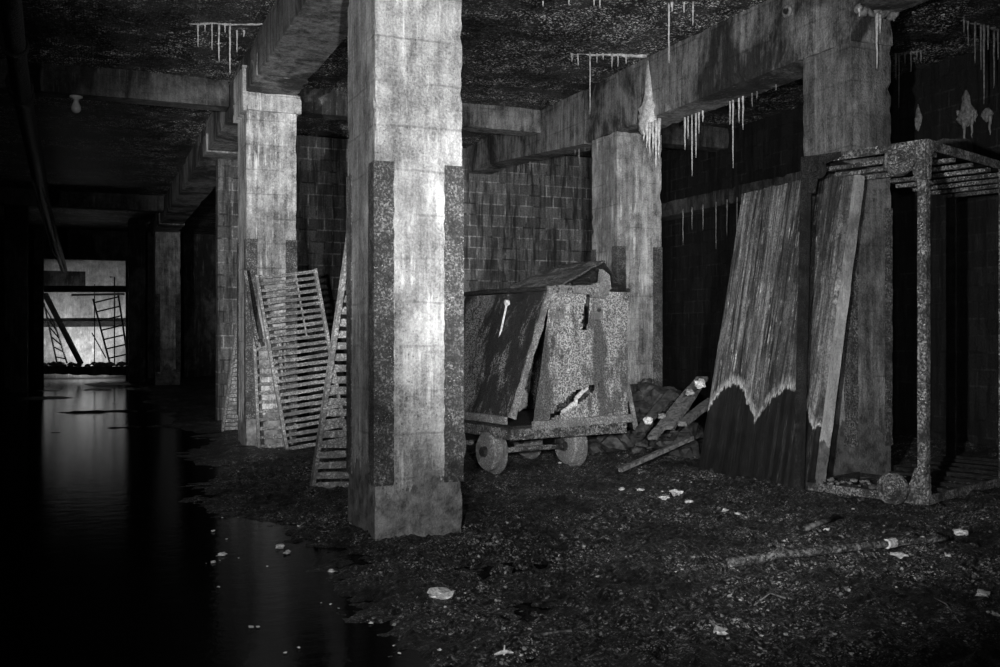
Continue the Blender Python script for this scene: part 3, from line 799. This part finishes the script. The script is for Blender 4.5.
# gussets and casters in the end plane
def gus(bm, a0, z0, sa, sz, s=.30):
    poly = [(0,0),(s,0),(s,.05),(s*.55,.09),(.12,.2),(.09,s),(0,s)]
    prism(bm, poly, -.018, -.004, lambda a, b, t: R(a0+sa*a, t, z0+sz*b))
rp('gusset', lambda bm: gus(bm, 0, zT, 1, -1, .34))
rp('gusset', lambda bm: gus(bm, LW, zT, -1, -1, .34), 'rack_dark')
rp('gusset', lambda bm: gus(bm, 0, zB, 1, 1, .30))
rp('gusset', lambda bm: prism(bm, [(0,0),(.28,0),(.14,.05),(.07,.13),(.05,.33),(0,.33)], -.02, -.005, lambda a, b, t: R(t, a, zT-b)))
rp('gusset', lambda bm: prism(bm, [(0,0),(.2,0),(.1,.05),(.05,.1),(.04,.25),(0,.25)], -.02, -.005, lambda a, b, t: R(t, a, zB+b)))
def caster(a, z, r, mat):
    c = R(a, -.02, z); ax = -dR
    w = rp('caster_wheel', lambda bm: (lathe(bm, c, ax, [(0,.03),(0,r*.9),(.015,r),(.06,r),(.075,r*.9),(.07,r*.7),(.045,r*.66),(.045,r*.3),(.085,r*.26),(.09,r*.1)], 26)), mat)
    rp('hub_ring', lambda bm: torus(bm, c+ax*.055, ax, r*.48, .014, 20, 6), mat, w)
    rp('axle_bolt', lambda bm: lathe(bm, c+ax*.08, ax, [(0,.03),(.02,.03),(.025,.015)], 6), mat, w)
caster(.20, zT-.15, .135, 'rack'); caster(.96, zT-.14, .08, 'rack_dark'); caster(.26, zB+.11, .135, 'rack'); 
# rust flakes / rubble lying by the rack foot
for k in range(26):
    a, b = random.uniform(.25, 1.0), random.uniform(-.1, .3)
    p = Nn+R(a, b, 0); r = random.uniform(.012, .032)
    bm = NB(); rock(bm, (0,0,0), r, (1,1,.6), 1, .4, k)
    tag(link('rust_flake', bm, M['cart_trim'], loc=(p.x, p.y, zB+.07+r*.4+.02)), 'crumb of pale rust lying along the foot of the rack', 'debris', 'rust crumbs at the rack foot')

# ------------------------------------------------------------------ rubble pile and timbers behind the cart
bm = NB()
for i in range(130):
    x, y = random.gauss(6.55, .38), random.gauss(11.0, .42)
    h = .95*math.exp(-((x-6.5)/.6)**2-((y-10.9)/.7)**2)
    rock(bm, (x, y, random.uniform(.0, 1)*h+.05), random.uniform(.07, .2), (1,1,.7), 2, .5, i)
tag(link('rubble_heap', bm, M['rubble']), 'dark heap of rubble between the cart and the leaning boards', 'rubble', kind='stuff')
def plank(label, p, q, w, h, mat='wood', name='timber_plank', group=None):
    o = (p+q)/2; bm = NB(); bar(bm, p-o, q-o, w, h, jag=.1, n=10); return tag(link(name, bm, M[mat], loc=o), label, 'plank', group)
plank('split plank slanting over the rubble heap, uppermost of the planks', at(668,428,10.6), at(702,378,11.6), .14, .04)
plank('grey plank slanting over the heap, second from the left', at(652,438,10.5), at(692,388,11.4), .10, .04)
plank('short plank end lying low beside the leaning board', at(682,424,10.4), at(712,400,11.2), .10, .05)
plank('dark plank at the left of the rubble heap', at(640,430,10.7), at(672,392,11.4), .10, .04, 'wood_dark')
o = plank('long thin pole lying from the mud up onto the heap', at(620,470,10.2), at(692,438,10.9), .05, .045, 'wood', 'wooden_pole')
o['category'] = 'pole'
for i, (px, py, r, lab) in enumerate([(700,384,.06,'pale lump on top of the rubble heap'), (648,421,.05,'pale lump low on the left flank of the heap'), (662,416,.04,'small pale lump beside the larger one on the heap flank'), (690,392,.045,'grey lump next to the topmost pale lump')]):
    bm = NB(); rock(bm, (0,0,0), r, (1,1,.8), 2, .6, i+50); tag(link('rubble_lump', bm, M['chip' if i < 2 else 'lime_dim'], loc=at(px, py, 10.6)), lab, 'stone')

# ------------------------------------------------------------------ things on the mud
def gp(px, py):
    d = 1.42*F/(py-HY)
    for _ in range(12):
        p = at(px, py, d); d = (EYE-max(0, ground_h(p.x, p.y)))*F/(py-HY)
    p = at(px, py, d); p.z = max(0.0, ground_h(p.x, p.y)); return p
a, b = gp(728, 568), gp(948, 541)
c = thing('ground_pole', 'long thin pipe lying across the mud at lower right', 'pole', (a+b)/2)
bm = NB(); pts = []
for i in range(15):
    t = i/14; p = a.lerp(b, t); p.z = max(ground_h(p.x, p.y), lerp(a.z, b.z, t))+.022+.01*math.sin(t*math.pi); pts.append(p-(a+b)/2)
tube(bm, pts, [.03-.010*i/14 for i in range(15)], 9, .08); link('pipe_length', bm, M['iron_mid'], c, smooth=True)
bm = NB(); q = pts[10]; tube(bm, [q+Vector((-.03,-.005,0)), q+Vector((.05,.01,0))], .032, 9); o = link('coupling', bm, M['chip'], c); o['label'] = 'pale coupling sleeve'
def stick(label, pts, r, mat='wood', name='stick'):
    P = [gp(*p) for p in pts]; o = P[0].copy(); bm = NB()
    tube(bm, [p-o+Vector((0,0,r+.008)) for p in P], r, 7, .15)
    return tag(link(name, bm, M[mat], loc=o, smooth=True), label, 'stick')
stick('short stick lying behind the long pipe on the mud', [(806,530),(822,526),(838,521)], .022, 'wood')
stick('thin curved twig on the mud near the lower right corner', [(934,600),(946,608),(958,622),(966,630)], .004, 'lime_dim', 'twig')
stick('short pale twig at the lower right border', [(981,652),(989,643)], .005, 'lime_dim', 'twig')
stick('flat root lying on the mud below the mound', [(543,636),(560,637),(572,634)], .007, 'wood', 'root')
stick('faint twig in the middle of the mud', [(754,600),(770,603),(786,601)], .006, 'wood', 'twig')
# small upright sprout
p = gp(504, 660); t = thing('sprout', 'tiny white upright sprig near the bottom border', 'sprig', p)
bm = NB(); tube(bm, [(0,0,0),(.003,0,.045)], [.006,.003], 6); link('stem', bm, M['chip'], t)
bm = NB(); tube(bm, [(-.045,.01,.004),(-.015,0,.014),(.015,.0,.014),(.045,-.005,.006)], [.004,.009,.009,.004], 6); link('base_leaf', bm, M['chip'], t)
# pale chips and paper scraps
def chip(px, py, r, label, group=None, flat=.4, mat='chip'):
    r *= .72; p = gp(px, py); bm = NB(); rock(bm, (0,0,0), r, (1, .8, flat), 2, 1.1, int(px+py)); o = link('plaster_chip', bm, M[mat], loc=p+Vector((0,0,r*flat*.5+.006))); o.rotation_euler.z = random.uniform(0, 6)
    return tag(o, label, 'debris', group)
named = [(676,497,.085,'largest white chip, lying on the mud below the cart'), (665,500,.06,'white chip touching the largest one below the cart'),
 (690,505,.05,'pale chip right of the largest white chip'), (960,536,.07,'white lump at the right end of the long pipe'), (900,556,.075,'pale lump just below the right part of the long pipe'),
 (923,548,.035,'small pale chip against the underside of the long pipe'), (948,556,.025,'small pale chip below the right pipe end'), (983,601,.06,'white lump near the right border of the mud'),
 (280,548,.05,'white shard in the shallow water left of the foreground column'), (287,554,.04,'pale pebble beside the white shard in the water'), (222,556,.04,'pale pebble in the dark water, left of the shard'),
 (213,532,.022,'small bright pebble farther back in the dark water'), (213,563,.025,'small pale pebble close below the larger one in the water'), (332,571,.03,'pale stone on the wet edge left of the column foot'),
 (299,527,.02,'small pale stone behind the white shard'), (438,596,.10,'broad pale slab of dried mud below the column foot'), (720,635,.05,'dull chip low on the mud, right of centre'), (995,616,.03,'small pale chip at the right border'),
 (827,531,.03,'white chip beside the short stick'), (622,487,.05,'thin white chip under the cart side'), (725,511,.04,'pale chip on the mud between cart and boards'), (738,515,.03,'small pale chip beside the one between cart and boards'),
 (560,463,.03,'pale chip between the cart wheels'), (640,491,.045,'white flake in the line below the cart, second one')]
for a in named: chip(*a)
random.seed(21)
for k in range(70):
    px, py = random.uniform(200, 990), random.uniform(480, 662)
    if 345 < px < 470 and py < 550: continue
    chip(px, py, random.uniform(.005, .016), 'tiny pale crumb scattered on the wet mud floor', 'pale crumbs on the floor')
# stones around the mound
for k, (px, py, r) in enumerate([(503,546,.07),(523,549,.06),(540,556,.07),(556,563,.06),(470,548,.06),(318,541,.03),(575,552,.05),(660,655,.04),(850,590,.03)]):
    p = gp(px, py); bm = NB(); rock(bm, (0,0,0), r, (1,1,.7), 2, .5, k+9); tag(link('mud_clod', bm, M['mud'], loc=p+Vector((0,0,r*.3))), 'rounded clod of mud lying near the column foot or the mound', 'clod', 'mud clods')

# ------------------------------------------------------------------ distant lit chamber
D = 35.2
def fo(px, py, dd=0): return at(px, py, D+dd)
bm = NB(); a, b = fo(44, 289), fo(125, 289); bar(bm, a, b, .3, .22, jag=.03, n=10); tag(link('steel_beam', bm, M['iron']), 'dark beam spanning the distant lit opening', 'beam')
bm = NB(); a, b = fo(72, 295, -.4), fo(124, 294, -.4); bar(bm, a, b, .12, .07); tag(link('shelf_plank', bm, M['chip']), 'bright plank just under the beam in the lit opening', 'plank')
bm = NB(); a, b = fo(40, 370, -.3), fo(131, 371, -.3)
bar(bm, a, b, .5, .28, jag=.2, n=20); tag(link('sill_slab', bm, M['beam_dark']), 'low broken sill at the foot of the lit opening', 'slab')
bm = NB()
for i in range(46):
    px = random.choice([random.uniform(44, 66), random.uniform(98, 124), random.uniform(44, 126)])
    p = fo(px, 364.5+random.uniform(-1, 1), -.2+random.uniform(-.1,.3)); rock(bm, p, random.uniform(.04, .13), (1.4,1,.7), 1, .5, i)
tag(link('sill_rubble', bm, M['lime_dim']), 'rubble lying along the sill of the distant lit opening', 'rubble', kind='stuff')
def ladder(label, l0, l1, r0, r1, n, mat='iron', rr=.035):
    o = (l0+r0)/2; t = thing('ladder', label, 'ladder', o)
    for a, b in ((l0, l1), (r0, r1)):
        bm = NB(); tube(bm, [a-o, b-o], rr, 8); link('side_rail', bm, M[mat], t)
    for k in range(n):
        s = (k+.6)/n; bm = NB(); tube(bm, [l0.lerp(l1, s)-o, r0.lerp(r1, s)-o], rr*.8, 7); link('rung', bm, M[mat], t)
    return t
ladder('dark ladder leaning in the right half of the lit opening', fo(110,364,.2), fo(93,299,.9), fo(128,360,.2), fo(118,293,.9), 7)
ladder('narrow ladder at the left edge of the lit opening', fo(57,363,.3), fo(44,303,.9), fo(67,363,.3), fo(54,322,.7), 6, 'iron_mid', .03)
bm = NB(); bar(bm, fo(81,364,.0), fo(45,294,.8), .12, .16, jag=.05, n=6); tag(link('timber_plank', bm, M['wood']), 'thick timber prop slanting across the lit opening', 'plank')
bm = NB(); tube(bm, [fo(94.5,364,.1), fo(94.5,284,.1)], .02, 6); tag(link('iron_rod', bm, M['iron']), 'thin upright rod in the middle of the lit opening', 'rod')
bm = NB(); tube(bm, [fo(114.5,366,-.15), fo(114.5,277,-.15), fo(110,277,-.15)], .025, 6); tag(link('iron_rod', bm, M['iron']), 'taller rod with a bent top on the right of the lit opening', 'rod')
bm = NB(); tube(bm, [fo(92,333,.3), fo(106,358,.2)], .02, 6); tag(link('iron_rod', bm, M['iron']), 'short slanting rod between prop and ladder in the lit opening', 'rod')
bm = NB(); bar(bm, (-1.85, 40.03, 1.92), (1.85, 40.03, 1.96), .12, .2, jag=.05, n=8); tag(link('wall_rail', bm, M['iron']), 'dark horizontal band across the bright chamber wall', 'rail')
bm = NB(); p = fo(63, 281, .9); box(bm, p+Vector((-.7,-.2,-.3)), p+Vector((.75,.3,.35))); tag(link('metal_box', bm, M['beam_dark']), 'dark box above the beam at the left of the lit opening', 'box')

# ------------------------------------------------------------------ camera and lights
cam = bpy.data.cameras.new('camera'); co = bpy.data.objects.new('camera', cam); COL.objects.link(co)
cam.sensor_width = 36; cam.lens = 36.0; cam.clip_end = 200
cam.shift_y = (HY-333.5)/1000.0
co.location = (0, 0, EYE); co.rotation_euler = (math.pi/2, 0, -TH)
sc.camera = co
def spot(name, loc, target, power, angle, blend=.6, size=.15):
    L = bpy.data.lights.new(name, 'SPOT'); L.energy = power; L.spot_size = math.radians(angle); L.spot_blend = blend; L.shadow_soft_size = size
    o = bpy.data.objects.new(name, L); COL.objects.link(o); o.location = loc
    d = Vector(target)-Vector(loc); o.rotation_euler = d.to_track_quat('-Z', 'Y').to_euler(); return o
spot('work_lamp_main', (-.7, -.6, 1.7), (2.6, 7, 2.1), 1350, 58, .9, .05)
spot('fill_spot_column', (-2.6, -.3, 1.6), (2.05, 13.2, 2.5), 8500, 24, .7, .05)  # unseen spot added to brighten the second column and its grates
spot('fill_spot_ceiling', (.3, 0, 1.3), (3.6, 9.5, 5.3), 2600, 46, .9, .05)  # added fill, no visible source: lifts the ceiling
spot('fill_spot_right', (-.5, .6, 1.6), (6.5, 7.6, 1.9), 2300, 44, .9, .05)  # extra out-of-frame spot added for the boards and dark column
spot('fill_spot_back', (.7, .2, 1.8), (6.1, 13.0, 1.9), 3900, 30, .9, .05)  # added narrow fill for the cart, weathered column and block wall
spot('chamber_lamp', (.1, 38.3, .5), (.0, 40.2, 1.7), 260, 120, .8, .1)
w = bpy.data.worlds.new('dark_world'); sc.world = w; w.use_nodes = True
w.node_tree.nodes['Background'].inputs[0].default_value = (1, 1, 1, 1); w.node_tree.nodes['Background'].inputs[1].default_value = .0
vs = sc.view_settings; sc.display_settings.display_device = 'sRGB'
vs.view_transform = 'Standard'; vs.look = 'None'; vs.exposure = 0; vs.gamma = 1; vs.use_curve_mapping = False
